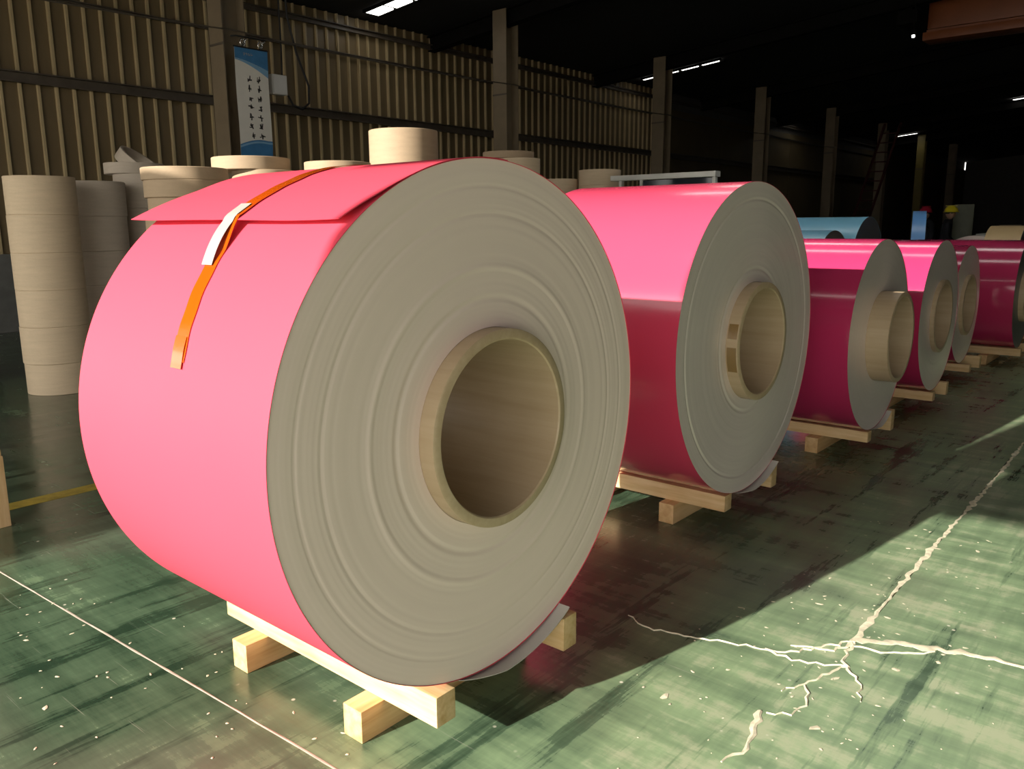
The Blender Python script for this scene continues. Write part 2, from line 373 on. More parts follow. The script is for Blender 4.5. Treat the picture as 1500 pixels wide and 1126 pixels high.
# side wall behind the columns: sheet panels with a standing rib each
wall_left = struct(box('wall_left', (XW - 0.3, Y0, -0.3), (XW - 0.06, Y1, ZE), 'shell'))
box('plinth', (XW - 0.06, Y0, 0.0), (XW + 0.07, Y1, 1.10), 'plinth', wall_left, 0.01)
PIT = 0.2435; zb, zt = 1.10, ZE - 0.02
def extrude(name, prof, m, loc):
    V = [(x, y, z) for z in (zb, zt) for (y, x) in prof]; n = len(prof)
    return mesh_obj(name, V, [(i, (i + 1) % n, n + (i + 1) % n, n + i) for i in range(n)] + [tuple(range(n)), tuple(n + i for i in reversed(range(n)))], m, wall_left, None, loc)
p0 = extrude('wall_panel', [(0.002, 0), (0.03, 0.006), (0.19, 0.006), (PIT - 0.002, 0), (PIT - 0.002, -0.01), (0.002, -0.01)], 'clad', (XW, 4.0, 0))
b0 = extrude('pale_lit_rib', [(-0.024, 0), (-0.018, 0.052), (0.014, 0.052), (0.020, 0)], 'pale_lit_rib', (XW, 4.0, 0))
k = 1
while 4.0 + k * PIT < 22.3:
    dx = random.uniform(-.004, .004)
    for o in (p0, b0):
        q = o.copy(); C.objects.link(q); q.parent = wall_left; q.location = (XW + dx, 4.0 + k * PIT, 0)
    k += 1
yend = 4.0 + k * PIT
for y in (Y0,):
    box('wall_panel_board', (XW - 0.01, Y0, zb), (XW, 4.0, zt), 'clad', wall_left)
for i in range(7):
    a = yend if i == 0 else COLY[2] + 6 * i + 1.5
    box('wall_board', (XW - 0.01, a, zb), (XW + 0.02, COLY[2] + 6 * (i + 1) + 1.5 - 0.02, ZE - 0.5), 'clad_flat', wall_left)
for z, h, d in ((3.44, 0.15, 0.10), (5.06, 0.10, 0.07), (4.62, 0.045, 0.05)):
    prev = Y0 + .05
    for y in [0.9] + COLY[:6]:
        yy = y * 13 / 10.88 if y > 3 else y
        boxes('girt', [((XW + 0.06, prev, z), (XW + 0.06 + d, yy - 0.02, z + 0.015)), ((XW + 0.06, prev, z), (XW + 0.072, yy - 0.02, z + h)), ((XW + 0.06, prev, z + h - 0.015), (XW + 0.06 + d, yy - 0.02, z + h))], 'girt', wall_left)
        prev = yy
struct(box('wall_far', (XW, Y1, 0), (XR, Y1 + .3, 7.5), 'shell'))
struct(box('wall_right', (XR, Y0, 0), (XR + .3, Y1, 6.3), 'shell'))
# front wall behind the camera: an open bay on the left; overhang and lowered slats are unseen, added to block sun
DXL, DXM, DXR = -12.4, -2.15, 7.5
wall_front = struct(boxes('wall_front', [((XW - .3, Y0 - .3, -0.3), (DXL, Y0, 7.6)), ((DXR, Y0 - .3, -0.3), (XR + .3, Y0, 7.6)), ((DXL, Y0 - .3, 4.0), (-7.0, Y0, 7.6)),
    ((-7.0, Y0 - .3, 5.25), (DXM, Y0, 7.6)), ((-2.59, Y0 - .3, 3.38), (DXM, Y0, 5.25)), ((DXM, Y0 - .3, 4.6), (DXR, Y0, 7.6)), ((DXM - .02, Y0 - .3, 2.95), (DXM + .08, Y0, 4.6))], 'shell'))  # narrow panel left of the bay divider is added to shade a floor strip
door = struct(boxes('door_sun_block_1', [((DXM + .08, Y0 - .2, 2.95), (DXR, Y0 - .14, 3.02))], 'girt'))  # unseen lowered slats, added to keep sun off the far right floor
for k in range(16): box('sun_block_slat', (DXM + .08, Y0 - .19, 3.02 + k * .1), (DXR, Y0 - .15, 3.112 + k * .1), 'machine_grey', door, .006)
sun_block_roof = struct(box('trim_sun_block_1', (-16.0, -9.2, 4.0), (-5.72, Y0 - .3, 4.12), 'machine_grey'))  # unseen slab on posts, added to keep sun off the left floor
for x in (-15.5, -10.8, -6.0): box('sun_block_post', (x, -9.1, -0.02), (x + .12, -8.98, 4.0), 'girt', sun_block_roof)

# daylight panels in the roof, each strip a window of four panes; the last three added unseen
def skylight(n, y, x0, wdt, plen, cnt, gap=0.10):
    fr = None
    for k in range(cnt):
        a = x0 + k * (plen + gap); b = a + plen
        V = []
        for dz in (-0.045, -0.02):
            for (x, yy) in ((a, y - wdt / 2), (b, y - wdt / 2), (b, y + wdt / 2), (a, y + wdt / 2)): V.append((x, yy, zroof(x) + dz))
        F6 = [(0, 1, 2, 3), (7, 6, 5, 4), (0, 4, 5, 1), (1, 5, 6, 2), (2, 6, 7, 3), (3, 7, 4, 0)]
        if fr is None:
            e = x0 + cnt * (plen + gap)
            VV = []
            for (ya, yb) in ((y - wdt / 2 - .05, y - wdt / 2), (y + wdt / 2, y + wdt / 2 + .05)):
                for dz in (-0.06, -0.01):
                    for (x, yy) in ((x0, ya), (e, ya), (e, yb), (x0, yb)): VV.append((x, yy, zroof(x) + dz))
            fr = struct(mesh_obj('window_%d' % n, VV, F6 + [tuple(8 + i for i in f) for f in F6], 'dark_steel'))
        mesh_obj('pane', V, F6, 'skylight', fr)
skylight(1, 10.83, -12.56, 0.34, 0.42, 3)
skylight(2, 20.45, -12.50, 0.15, 0.46, 4, 0.13)
skylight(3, 32.1, -12.65, 0.20, 0.46, 5, 0.13)
skylight(4, 42.0, -11.80, 0.25, 0.82, 1)
skylight(5, 36.6, -6.30, 0.30, 0.5, 1)
skylight(6, 11.6, -6.2, 0.80, 1.0, 5)  # out of view, added to brighten the rear coils from above
skylight(7, 8.2, -5.4, 0.50, 1.0, 5)  # out of view, added as top light for the far coils of the row
skylight(8, 0.6, -4.2, 0.30, 1.2, 4)  # out of view, added for top light and reflections on the coils

# ------------------------------------------------------------------ columns
def column(y, label, m='steel_grey'):
    x = -10.88; t = empty('steel_column', (x, y, 0)); top = zroof(x) - 0.08
    box('flange', (-0.17, -0.18, 0.02), (0.17, -0.164, top), m, t)
    box('flange', (-0.17, 0.164, 0.02), (0.17, 0.18, top), m, t)
    box('web', (-0.006, -0.164, 0.02), (0.006, 0.164, top), m, t)
    box('base_plate', (-0.24, -0.26, 0.0), (0.24, 0.26, 0.02), 'girt', t)
    box('splice_band', (-0.175, -0.187, 3.93), (0.175, -0.18, 3.96), 'girt', t)
    tag(t, label, 'column', 'steel columns along the side wall')
ORD = ['first', 'second', 'third', 'fourth', 'fifth', 'sixth', 'seventh', 'eighth']
for i, y in enumerate(COLY[:8]):
    lab = 'grey steel column carrying the hanging banner' if i == 0 else '%s grey steel column from the left, past the banner' % ORD[i]
    if i == 6: lab = 'yellowish steel column, seventh from the left, in the dark background'
    column(y, lab, 'steel_yellow' if i == 6 else 'steel_grey')

# ------------------------------------------------------------------ coils
def coil(name, label, group, loc, R, W, yaw=0, paint='magenta', face='face_metal', prot=0.05, rings=70, step=None, seg=128, core=True, seed=1, rc=0.28):
    """coil lying with its axis along local X; origin on the coil axis at the end face, label etc. on an empty at its base"""
    x, y, z = loc; RR = random.Random(seed)
    t = empty(name, (x, y, z), yaw)
    V, Fc = lathe([(0.0, R), (-W, R), (-W, R - 0.0012), (0.0, R - 0.0012)], seg)
    mesh_obj('painted_wrap', V, Fc, paint, t, 30)
    ro = R - 0.0014; pr = []
    n = rings; off = 0
    for k in range(n + 1):
        r = rc + (ro - rc) * k / n
        off = off * 0.6 + RR.uniform(-0.0003, 0.0003)
        d = 0.0
        if step:
            for (a, b, h) in step:
                if a <= r / R < b: d += h
        pr.append((-0.0022 + off + d, r))
    pr += [(-W + 0.002, ro), (-W + 0.002, rc)]
    V, Fc = lathe(pr, seg); mesh_obj('wound_sheet', V, Fc, face, t, 50)
    if core:
        V, Fc = lathe([(prot - .003, rc - .001), (prot, rc - .005), (prot, rc - .027), (prot - .004, rc - .031), (-W - .03, rc - .031), (-W - .03, rc - .001)], 96)
        mesh_obj('core_tube', V, Fc, 'core', t, 40)
    tag(t, label, 'coil', group); return t
def tail(t, R, a0, a1, prot, off=0.010, m='lap', W=0.4):
    """loose end of the outermost lap sagging below the coil"""
    def fn(u, v):
        a = math.radians(u); s = math.sin(PI * (u - a0) / (a1 - a0)) ** 0.7 if a0 < u < a1 else 0
        r = R + 0.0015 + off * s
        return (v + prot * min(1, (u - a0) / (a1 - a0) * 3) * (v > -0.05), r * math.cos(a), r * math.sin(a)), (0, math.cos(a), math.sin(a))
    return sheet('loose_sheet_end', fn, a0, a1, 24, -W, 0.0, 8, 0.002, m, t)

G1 = 'pink coils in the front row'
x1, y1, z1, R1, W1 = -1.4866, 1.6695, 0.8994, 0.7297, 0.935
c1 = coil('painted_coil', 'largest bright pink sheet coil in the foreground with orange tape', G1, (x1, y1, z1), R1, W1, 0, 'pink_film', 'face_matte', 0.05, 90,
          [(0.90, 0.905, -0.002), (0.80, 0.81, -0.0015), (0.6, 0.62, 0.002), (0.48, 0.5, -0.002)], 192, seed=3)
def flap_r(a, v):        # radius of the lifted outer end; a in degrees, v along the axis (0 front .. -1 back)
    s = max(0, (a - 111) / 19.6); back = max(0, -v - 0.55) / 0.45
    return R1 + 0.0008 + 0.021 * s ** 1.7 + 0.016 * back * max(0, s - .2) + 0.003 * math.sin(v * 9) * s
def fl(u, v):
    a = u; s = max(0, (a - 111) / 19.6)
    xf = 0.0 + 0.004 * s; xb = -W1 - 0.004 - 0.055 * s ** 1.5
    if a > 121: xf -= 0.022 * ((a - 121) / 9.5)
    x = xf + (xb - xf) * (-v); ea = a + (0.9 * max(0, -v - .75) * s); r = flap_r(a, v); A = math.radians(ea)
    return (x, r * math.cos(A), r * math.sin(A)), (0, math.cos(A), math.sin(A))
sheet('lifted_sheet_end', fl, 84, 130.6, 40, 0, -1, 36, 0.0016, 'pink_film', c1)
def tape_r(a):
    if a < 129.5: return flap_r(a, -0.5) + 0.0042
    return R1 + 0.0015 + max(0, 0.027 * (1 - (a - 129.5) / 8)) if a < 137.5 else R1 + 0.0015
def tape_x(a): return -0.497 + (a - 104) / 58.5 * 0.092
def tp(u, v):
    A = math.radians(u); r = tape_r(u); return (tape_x(u) + v + 0.0015 * math.sin(u * .8), r * math.cos(A), r * math.sin(A)), (0, math.cos(A), math.sin(A))
tape = sheet('adhesive_tape', tp, 86, 161.5, 90, -0.027, 0.027, 3, 0.0012, 'tape', c1); tape['label'] = 'shiny orange tape strip'
def tp2(u, v):
    A = math.radians(u); r = R1 + 0.0035 + 0.001 * abs(math.sin((u - 156) * 0.55)); return (tape_x(u) + v - 0.004, r * math.cos(A), r * math.sin(A)), (0, math.cos(A), math.sin(A))
sheet('tape_fold', tp2, 156.5, 162.8, 16, -0.024, 0.026, 3, 0.0012, 'tape', tape)
def lb(u, v):
    A = math.radians(u); s = (u - 125.2) / 16.0
    r = tape_r(125.2) * (1 - s) + tape_r(141.2) * s + 0.004 + 0.010 * math.sin(PI * s); r = max(r, tape_r(u) + 0.003); return (tape_x(u) - 0.010 - 0.004 * s + v, r * math.cos(A), r * math.sin(A)), (0, math.cos(A), math.sin(A))
lab = sheet('paper_label', lb, 125.2, 141.2, 16, -0.024, 0.024, 2, 0.0008, 'paper', c1); lab['label'] = 'blank white paper strip'
tail(c1, R1, 258, 296, 0.042, 0.010)

x2, y2, z2, R2, W2 = -1.6159, 3.6859, 0.9082, 0.7377, 0.95
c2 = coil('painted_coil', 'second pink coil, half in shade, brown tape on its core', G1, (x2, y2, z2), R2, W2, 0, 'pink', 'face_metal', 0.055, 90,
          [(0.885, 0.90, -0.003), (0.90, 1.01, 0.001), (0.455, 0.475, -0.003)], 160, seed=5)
def bt(u, v):
    A = math.radians(u); r = 0.2795; return (v, r * math.cos(A), r * math.sin(A)), (0, math.cos(A), math.sin(A))
for a, b in ((158, 172), (180, 204)):
    q = sheet('core_tape', bt, a, b, 10, 0.004, 0.048, 2, 0.0012, 'brown_tape', c2); q['label'] = 'glossy brown tape patch'
tail(c2, R2, 262, 296, 0.035, 0.008)
x3, y3, z3, R3, W3 = -1.5084, 5.3447, 0.7645, 0.5944, 0.95
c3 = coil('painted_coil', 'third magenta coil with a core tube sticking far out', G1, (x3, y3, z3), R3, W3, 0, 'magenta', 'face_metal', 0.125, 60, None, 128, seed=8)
tail(c3, R3, 268, 298, 0.03, 0.006)
x4, y4, z4, R4 = -1.534, 6.9302, 0.7475, 0.578
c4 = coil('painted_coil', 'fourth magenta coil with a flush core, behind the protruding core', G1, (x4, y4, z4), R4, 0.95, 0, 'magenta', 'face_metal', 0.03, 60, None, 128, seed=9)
x5, y5, z5, R5 = -1.66, 8.47, 0.71, 0.54
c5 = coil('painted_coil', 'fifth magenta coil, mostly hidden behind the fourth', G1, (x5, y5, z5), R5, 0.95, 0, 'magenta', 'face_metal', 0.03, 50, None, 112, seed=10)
x6, y6, z6, R6 = -1.42, 9.90, 0.72, 0.555
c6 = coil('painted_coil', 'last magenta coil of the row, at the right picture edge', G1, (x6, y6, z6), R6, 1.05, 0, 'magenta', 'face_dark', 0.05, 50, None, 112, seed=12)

# ------------------------------------------------------------------ timber skids
def skid(label, xa, xb, fy, by, ztop_f, ztop_b, bx, by0, by1, zb=0.10, bw=0.082, plank=False, group='timber skids under the front coils'):
    """two beams along x lying on bearers along y; all coordinates in the world"""
    t = empty('timber_skid', ((xa + xb) / 2, (fy + by) / 2, 0)); ox, oy = t.location.x, t.location.y
    B = lambda n, a, b, m: box(n, (a[0] - ox, a[1] - oy, a[2]), (b[0] - ox, b[1] - oy, b[2]), m, t, 0.004)
    B('beam', (xa, fy, zb), (xb, fy + 0.074, ztop_f), 'pine_x')
    B('beam', (xa, by, zb), (xb + 0.02, by + 0.07, ztop_b), 'pine_x')
    for b in bx: B('bearer', (b, by0, 0), (b + bw, by1, zb), 'pine_y')
    tag(t, label, 'skid', group); return t
GS = 'timber skids under the front coils'
skid('pine timber skid under the largest pink coil in front', -2.52, -1.462, 1.402, 1.955, 0.192, 0.213, (-2.352, -1.765), 1.318, 2.06)
skid('pine timber skid under the half-shaded second pink coil', -2.60, -1.625, 3.488, 3.985, 0.180, 0.225, (-2.45, -1.945), 3.425, 4.09)
skid('pine timber skid under the third coil with protruding core', -2.5, -1.50, 5.225, 5.64, 0.168, 0.235, (-2.35, -1.86), 5.14, 5.76)
skid('pine timber skid under the fourth magenta coil', -2.5, -1.50, 6.80, 7.13, 0.170, 0.20, (-2.35, -1.9), 6.72, 7.30)
skid('pine timber skid under the mostly hidden fifth coil', -2.6, -1.56, 8.36, 8.68, 0.170, 0.21, (-2.45, -1.98), 8.28, 8.84)
skid('pine timber skid under the last coil at the right edge', -2.4, -1.36, 9.70, 10.10, 0.176, 0.185, (-2.2, -1.72), 9.58, 10.3)

# ------------------------------------------------------------------ cardboard core tubes in stacks
TM = {}
def tube(x, y, z, h, ro, m, label, rz=0):
    key = (round(h, 3), round(ro, 3), m)
    if key not in TM:
        e = 0.004
        V, Fc = lathe([(0, ro - .03), (0, ro - e), (e, ro), (h - e, ro), (h, ro - e), (h, ro - .03)], 48, 'z')
        o = mesh_obj('cardboard_tube', V, Fc, m, None, 35); TM[key] = o.data
    else:
        o = bpy.data.objects.new('cardboard_tube', TM[key]); C.objects.link(o)
    o.location = (x, y, z); o.rotation_euler = (0, 0, rz); tag(o, label, 'tube', 'cardboard tubes stacked by the side wall'); return o
TOPS = ['topmost', 'second', 'third', 'fourth', 'fifth', 'sixth', 'seventh', 'eighth']
def stack(x, y, hs, desc, m, ro=0.28, jit=0.006, shifts=None):
    """hs: heights from the top down"""
    z = sum(hs); RR = random.Random(int(abs(x) * 100))
    for k, h in enumerate(hs):
        z -= h; last = k == len(hs) - 1 and len(hs) > 1
        dx, dy, r, mm = RR.uniform(-jit, jit), RR.uniform(-jit, jit), ro, m
        if shifts and k in shifts: sdx, sdy, r, mm = shifts[k]; dx += sdx; dy += sdy
        wd = TOPS[k] + ('' if k == 0 else ' from the top') if not last else 'lowest'
        tube(x + dx, y + dy, z, h, r, mm, '%s cardboard tube in the %s' % (wd, desc), RR.random() * 6)
stack(-7.889, 2.942, [0.325, 0.323, 0.322, 0.322, 0.325, 0.277], 'leftmost stack', 'card')
stack(-8.251, 3.549, [0.325, 0.323, 0.322, 0.322, 0.325, 0.27], 'second stack from the left', 'card_grey')
stack(-8.455, 4.154, [0.11, 0.34, 0.32, 0.32, 0.32, 0.32, 0.365], 'grey stack just before the tilted ring', 'card_grey', shifts={0: (-0.05, -0.06, 0.285, 'card_grey')})
stack(-9.14, 4.52, [0.46, 0.46, 0.46, 0.49], 'rear stack carrying the tilted ring', 'card_grey')
stack(-5.557, 3.037, [0.085, 0.118, 0.12, 0.12, 0.40, 0.50, 0.515], 'thin-ring stack left of the banner', 'card_pale', shifts={0: (0, 0, 0.288, 'card_pale'), 2: (0.004, 0.01, 0.275, 'card_pale')})
stack(-5.655, 3.619, [0.095, 0.16, 0.30, 0.47, 0.45, 0.49], 'pale stack right below the banner', 'card_pale', shifts={0: (0, 0, 0.287, 'card_pale'), 1: (0.10, 0.06, 0.24, 'card_pale')})
stack(-5.16, 4.05, [0.11, 0.33, 0.5, 0.5, 0.49], 'low pale stack beside the tall smooth tube', 'card_pale', ro=0.25)
stack(-5.05, 4.64, [0.56, 0.54, 0.54, 0.56], 'tall smooth stack behind the largest coil', 'card_pale', ro=0.275)
stack(-6.051, 7.155, [0.075, 0.16, 0.5, 0.5, 0.5, 0.515], 'stack beyond the top of the largest coil', 'card', shifts={0: (-0.03, 0, 0.285, 'card_pale'), 1: (0.05, 0.05, 0.26, 'card')})
stack(-6.85, 9.10, [0.16, 0.45, 0.5, 0.5, 0.45], 'lower stack left of the white machine frame', 'card', ro=0.27)
stack(-6.35, 9.35, [0.20, 0.45, 0.5, 0.5, 0.52], 'taller stack next to the white machine frame', 'card', ro=0.28)
d = tube(-9.19, 4.47, 2.07, 0.13, 0.28, 'card_grey', 'tilted short cardboard ring leaning on top of a stack')

# ------------------------------------------------------------------ hanging banner on the first column
bx, by0, by1, bz0, bz1 = -10.62, 6.66, 7.18, 2.44, 3.90
t = empty('hanging_banner', (bx, (by0 + by1) / 2, bz0)); bw, bh = by1 - by0, bz1 - bz0
def bn(u, v): return (0.006 * math.sin(v * 5) + 0.004 * math.sin(u * 7), u, v), (1, 0, 0)
sh = sheet('banner_sheet', bn, -bw / 2, bw / 2, 10, 0, bh, 24, 0.002, 'banner_white', t)
def arc_print(name, top, m, lo, hi, x):
    V, Fc = [], []; n = 24
    for i in range(n + 1):
        u = -bw / 2 + bw * i / n; a, b = lo(i / n), hi(i / n)
        V += [(x + bn(u, a)[0][0], u, a), (x + bn(u, b)[0][0], u, b)]
    for i in range(n): Fc.append((2 * i, 2 * i + 1, 2 * i + 3, 2 * i + 2))
    return mesh_obj(name, V, Fc, m, sh)
arc_print('blue_header_print', 1, 'banner_blue', lambda s: bh - 0.14 - 0.10 * s ** 1.6 - 0.02 * s, lambda s: bh, 0.0035)
arc_print('pale_arc_print', 1, 'banner_sky', lambda s: bh - 0.16 - 0.20 * s ** 1.5 , lambda s: bh - 0.141 - 0.10 * s ** 1.6 - 0.02 * s, 0.0030)
arc_print('blue_foot_print', 0, 'banner_blue', lambda s: 0.0, lambda s: 0.13 + 0.11 * math.sin(min(1, .15 + s * 1.0) * PI * .62), 0.0035)
arc_print('pale_foot_arc', 0, 'banner_sky', lambda s: 0.085 + 0.11 * math.sin(min(1, .15 + s) * PI * .62), lambda s: 0.115 + 0.105 * math.sin(min(1, .15 + s) * PI * .62), 0.0042)
# brush-lettered column pairs: the characters are blurred in the photograph, so they are blurred brush strokes here too
RB = random.Random(4)
def glyph(cy, cz, s, m='ink', k=5):
    V, Fc = [], []
    for q in range(k):
        b = len(V); vert = q % 2 == 0
        a = RB.uniform(-.25, .25) + (PI / 2 if vert else 0); L = s * RB.uniform(.5, 1.0); wd = s * RB.uniform(.18, .32)
        ux, uz = RB.uniform(-.28, .28) * s, RB.uniform(-.32, .32) * s
        for (p, r) in ((-L / 2, -wd / 2), (L / 2, -wd / 3), (L / 2, wd / 3), (-L / 2, wd / 2)):
            y = cy + ux + p * math.cos(a) - r * math.sin(a); z = cz + uz + p * math.sin(a) + r * math.cos(a)
            V.append((0.0046 + bn(y, z)[0][0] + q * 0.0001, y, z))
        Fc.append((b, b + 1, b + 2, b + 3))
    return mesh_obj('lettering', V, Fc, m, sh)
for r in range(7):
    z = bh - 0.40 - r * 0.128
    glyph(-0.055, z, 0.072); glyph(0.095, z, 0.072)
for q in range(4): glyph(-0.11 + q * 0.037, bh - 0.075, 0.034, 'paper', 3)
tube_path('top_rod', [(0.0, -bw / 2 - .01, bh + .01), (0.0, bw / 2 + .01, bh + .01)], 0.012, 'black', t)
for s in (-0.13, 0.15):
    pts = [(0.01, s + 0.035 * math.cos(a), bh + 0.075 + 0.045 * math.sin(a)) for a in [PI * 2 * i / 14 - PI / 2 for i in range(14)]]
    tube_path('clip', pts, 0.010, 'chrome', t)
    tube_path('clip_lever', [(0.02, s - .02, bh + 0.02), (0.03, s + .01, bh + 0.09), (0.03, s + .06, bh + 0.12)], 0.011, 'chrome', t)
tube_path('hook_bar', [(-0.07, -bw / 2, bh + .15), (-0.02, -bw / 2 + .05, bh + .155), (-0.02, bw / 2, bh + .155)], 0.012, 'black', t)
tag(t, 'white and blue vertical banner with brush lettering hanging on a column', 'banner')

# distribution box with a hanging cable loop beside the banner
t = empty('junction_box', (-10.80, 7.46, 3.37))
box('box_body', (-0.06, -0.13, 0), (0.05, 0.13, 0.28), 'white_plastic', t, 0.012)
box('box_cover', (0.05, -0.115, 0.015), (0.06, 0.115, 0.265), 'white_plastic', t, 0.004)
tube_path('conduit', [(0, 0.08, 0.28), (0, 0.09, 0.7), (-0.02, 0.10, 1.3), (-0.02, 0.10, 1.8)], 0.012, 'black', t)
tube_path('bracket', [(-0.05, 0, 0.14), (-0.05, -0.5, 0.14)], 0.015, 'girt', t)
tag(t, 'small white wall box right of the hanging banner', 'junction box')
cab = tube_path('cable', [(-10.80, 7.66, 5.05), (-10.80, 7.68, 4.5), (-10.78, 7.80, 4.0), (-10.76, 7.98, 3.55), (-10.76, 7.97, 3.30), (-10.77, 7.85, 3.20), (-10.79, 7.70, 3.25), (-10.80, 7.63, 3.38)], 0.016, 'black')
tag(cab, 'black cable looping down beside the small white wall box', 'cable')
for z, nm in ((4.13, 'thin dark wire strung along the columns at banner height'),):
    pts = []
    ys = [0.5] + COLY[:5]
    for a, b in zip(ys, ys[1:]):
        for k in range(8): u = k / 8; pts.append((-10.68, a + (b - a) * u, z - 0.10 * 4 * u * (1 - u) * (0.6 if a > 1 else 0.8)))
    pts.append((-10.68, ys[-1], z)); wv = tube_path('wire', pts, 0.011, 'girt', None, 6); tag(wv, nm, 'wire')

# ------------------------------------------------------------------ things behind the pink row
G2 = 'coils in the rear rows'
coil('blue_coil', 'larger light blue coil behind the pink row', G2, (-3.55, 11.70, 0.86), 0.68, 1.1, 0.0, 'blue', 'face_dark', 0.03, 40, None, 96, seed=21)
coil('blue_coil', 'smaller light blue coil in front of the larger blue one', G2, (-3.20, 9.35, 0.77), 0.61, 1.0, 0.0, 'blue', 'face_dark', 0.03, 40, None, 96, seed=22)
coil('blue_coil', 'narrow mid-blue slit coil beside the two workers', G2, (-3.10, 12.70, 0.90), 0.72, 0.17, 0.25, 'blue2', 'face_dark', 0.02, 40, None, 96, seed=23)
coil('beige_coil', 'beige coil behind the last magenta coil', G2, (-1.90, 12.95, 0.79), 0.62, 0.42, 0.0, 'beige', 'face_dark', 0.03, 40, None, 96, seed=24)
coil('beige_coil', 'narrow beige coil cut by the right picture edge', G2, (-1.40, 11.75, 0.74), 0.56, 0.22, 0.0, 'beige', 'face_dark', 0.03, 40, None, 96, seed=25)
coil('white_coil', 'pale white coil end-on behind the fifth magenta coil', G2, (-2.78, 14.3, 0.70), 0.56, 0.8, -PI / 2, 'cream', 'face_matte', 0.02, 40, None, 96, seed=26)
GR = 'timber skids under the rear coils'
def rear_skid(label, x0, x1, yc, zc, R):
    d = 0.30; zt = zc - math.sqrt(R * R - (d - 0.01) ** 2); return skid(label, x0, x1, yc - d - 0.064, yc + d - 0.01, zt, zt, (x0 + .04, x1 - .14), yc - .5, yc + .5, 0.08, 0.082, False, GR)
rear_skid('timber skid under the larger light blue coil', -4.65, -3.5, 11.70, 0.86, 0.68)
rear_skid('timber skid under the smaller light blue coil', -4.2, -3.15, 9.35, 0.77, 0.61)
q = rear_skid('timber skid under the narrow mid-blue coil', -3.37, -3.0, 12.72, 0.90, 0.72); q.rotation_euler.z = 0.25; q.location = (-3.10 - .085 * math.cos(.25), 12.70 - .085 * math.sin(.25) - .037, 0)
rear_skid('timber skid under the beige coil behind the row', -2.42, -1.8, 12.95, 0.79, 0.62)
rear_skid('timber skid under the narrow beige coil at the edge', -1.75, -1.28, 11.75, 0.74, 0.56)
t = empty('timber_skid', (-2.78, 14.7, 0))
for s in (-1, 1): box('beam', (s * .29 - .035, -0.45, 0.08), (s * .29 + .035, 0.45, 0.70 - math.sqrt(.56 ** 2 - .255 ** 2)), 'pine_y', t, .004)
for s in (-.3, .22): box('bearer', (-.5, s, 0), (.5, s + .08, .08), 'pine_x', t, .004)
tag(t, 'timber skid under the pale white coil', 'skid', GR)

# white framed machine guard above the second coil
t = empty('machine_guard', (-5.0, 9.2, 0))
box('header_beam', (-1.05, -0.05, 2.01), (0.43, 0.08, 2.075), 'white_paint', t, 0.006)
for x in (-0.93, -0.62, 0.38): box('post', (x, -0.03, 0), (x + 0.04, 0.03, 2.01), 'white_paint', t, 0.003)
for x in (-0.89, -0.10): box('window_panel', (x if x > -.5 else -0.58, -0.012, 1.05), (-0.10 if x < -.5 else 0.38, 0.012, 2.0), 'glass_dark', t)
box('lower_cabinet', (-0.95, 0.0, 0.02), (0.43, 0.9, 1.05), 'white_paint', t, 0.01)
box('rear_housing', (-0.93, 0.35, 1.05), (0.40, 0.9, 1.85), 'glass_dark', t, 0.01)
tag(t, 'white framed machine guard with dark windows behind the second coil', 'machine')

t = empty('control_cabinet', (-4.36, 21.05, 0), 0.2)
box('cabinet_body', (-0.20, -0.2, 0.06), (0.20, 0.2, 1.86), 'machine', t, 0.015)
box('door', (-0.17, -0.215, 0.2), (0.17, -0.20, 1.5), 'machine', t, 0.004)
box('plinth_base', (-0.18, -0.18, 0), (0.18, 0.18, 0.06), 'girt', t)
tube_path('door_handle', [(0.13, -0.225, 0.9), (0.13, -0.24, 1.0), (0.13, -0.225, 1.1)], 0.012, 'chrome', t)
tag(t, 'grey-green control cabinet right of the yellow-helmeted worker', 'cabinet')
t = empty('work_bench', (-3.4, 19.0, 0))
box('bench_top', (-0.2, -0.4, 1.18), (2.6, 0.4, 1.24), 'machine_grey', t, 0.008)
for x in (-0.1, 2.45):
    for y in (-0.33, 0.27): box('leg', (x, y, 0), (x + .06, y + .06, 1.18), 'girt', t)
tag(t, 'pale grey work bench in the dark right of the cabinet', 'bench')
for k, (x, h, s) in enumerate(((-3.25, .16, .34), (-2.7, .10, .5), (-2.0, .14, .3))):
    o = boxes('parcel', [((0, -.15, 0), (s, .15, h)), ((-.006, -.03, h * .2), (s + .006, .03, h + .004))], 'card_pale', None, 0.004, (x, 19.0, 1.24))
    tag(o, ['tall pale parcel on the left of the work bench', 'flat wide pale parcel in the middle of the work bench', 'small pale parcel on the right of the work bench'][k], 'parcel', 'parcels on the work bench')

# pale machine at the left picture edge, and a standing timber
t = empty('strapping_machine', (-9.2, 2.45, 0), -0.75)
box('machine_body', (-0.35, -0.25, 0.10), (0.42, 0.3, 1.18), 'machine_grey', t, 0.05)
box('machine_hood', (-0.38, -0.28, 1.18), (0.45, 0.33, 1.36), 'machine_grey', t, 0.05)
for s in (-.25, .25): box('machine_foot', (s - .06, -0.2, 0), (s + .06, 0.24, 0.10), 'black', t, 0.01)
V, Fc = lathe([(0, 0.0), (0, 0.11), (0.03, 0.13), (0.06, 0.11), (0.06, 0.0)], 24, 'x', False); hw = mesh_obj('hand_wheel', V, Fc, 'black', t, 40, (0.43, -0.05, 0.86))
V, Fc = lathe([(0, 0.0), (0, 0.028), (0.02, 0.02), (0.025, 0.0)], 16, 'x', False); mesh_obj('wheel_knob', V, Fc, 'chrome', hw, 40, (0.06, 0, 0.0))
tag(t, 'pale grey machine cut by the left picture edge', 'machine')
o = boxes('timber_post', [((-0.09, -0.09, 0), (0.0, 0.0, 0.36)), ((-0.16, -0.16, 0.36), (-0.02, 0.0, 0.39))], 'pine_z', None, 0.004, (-4.40, 1.335, 0))
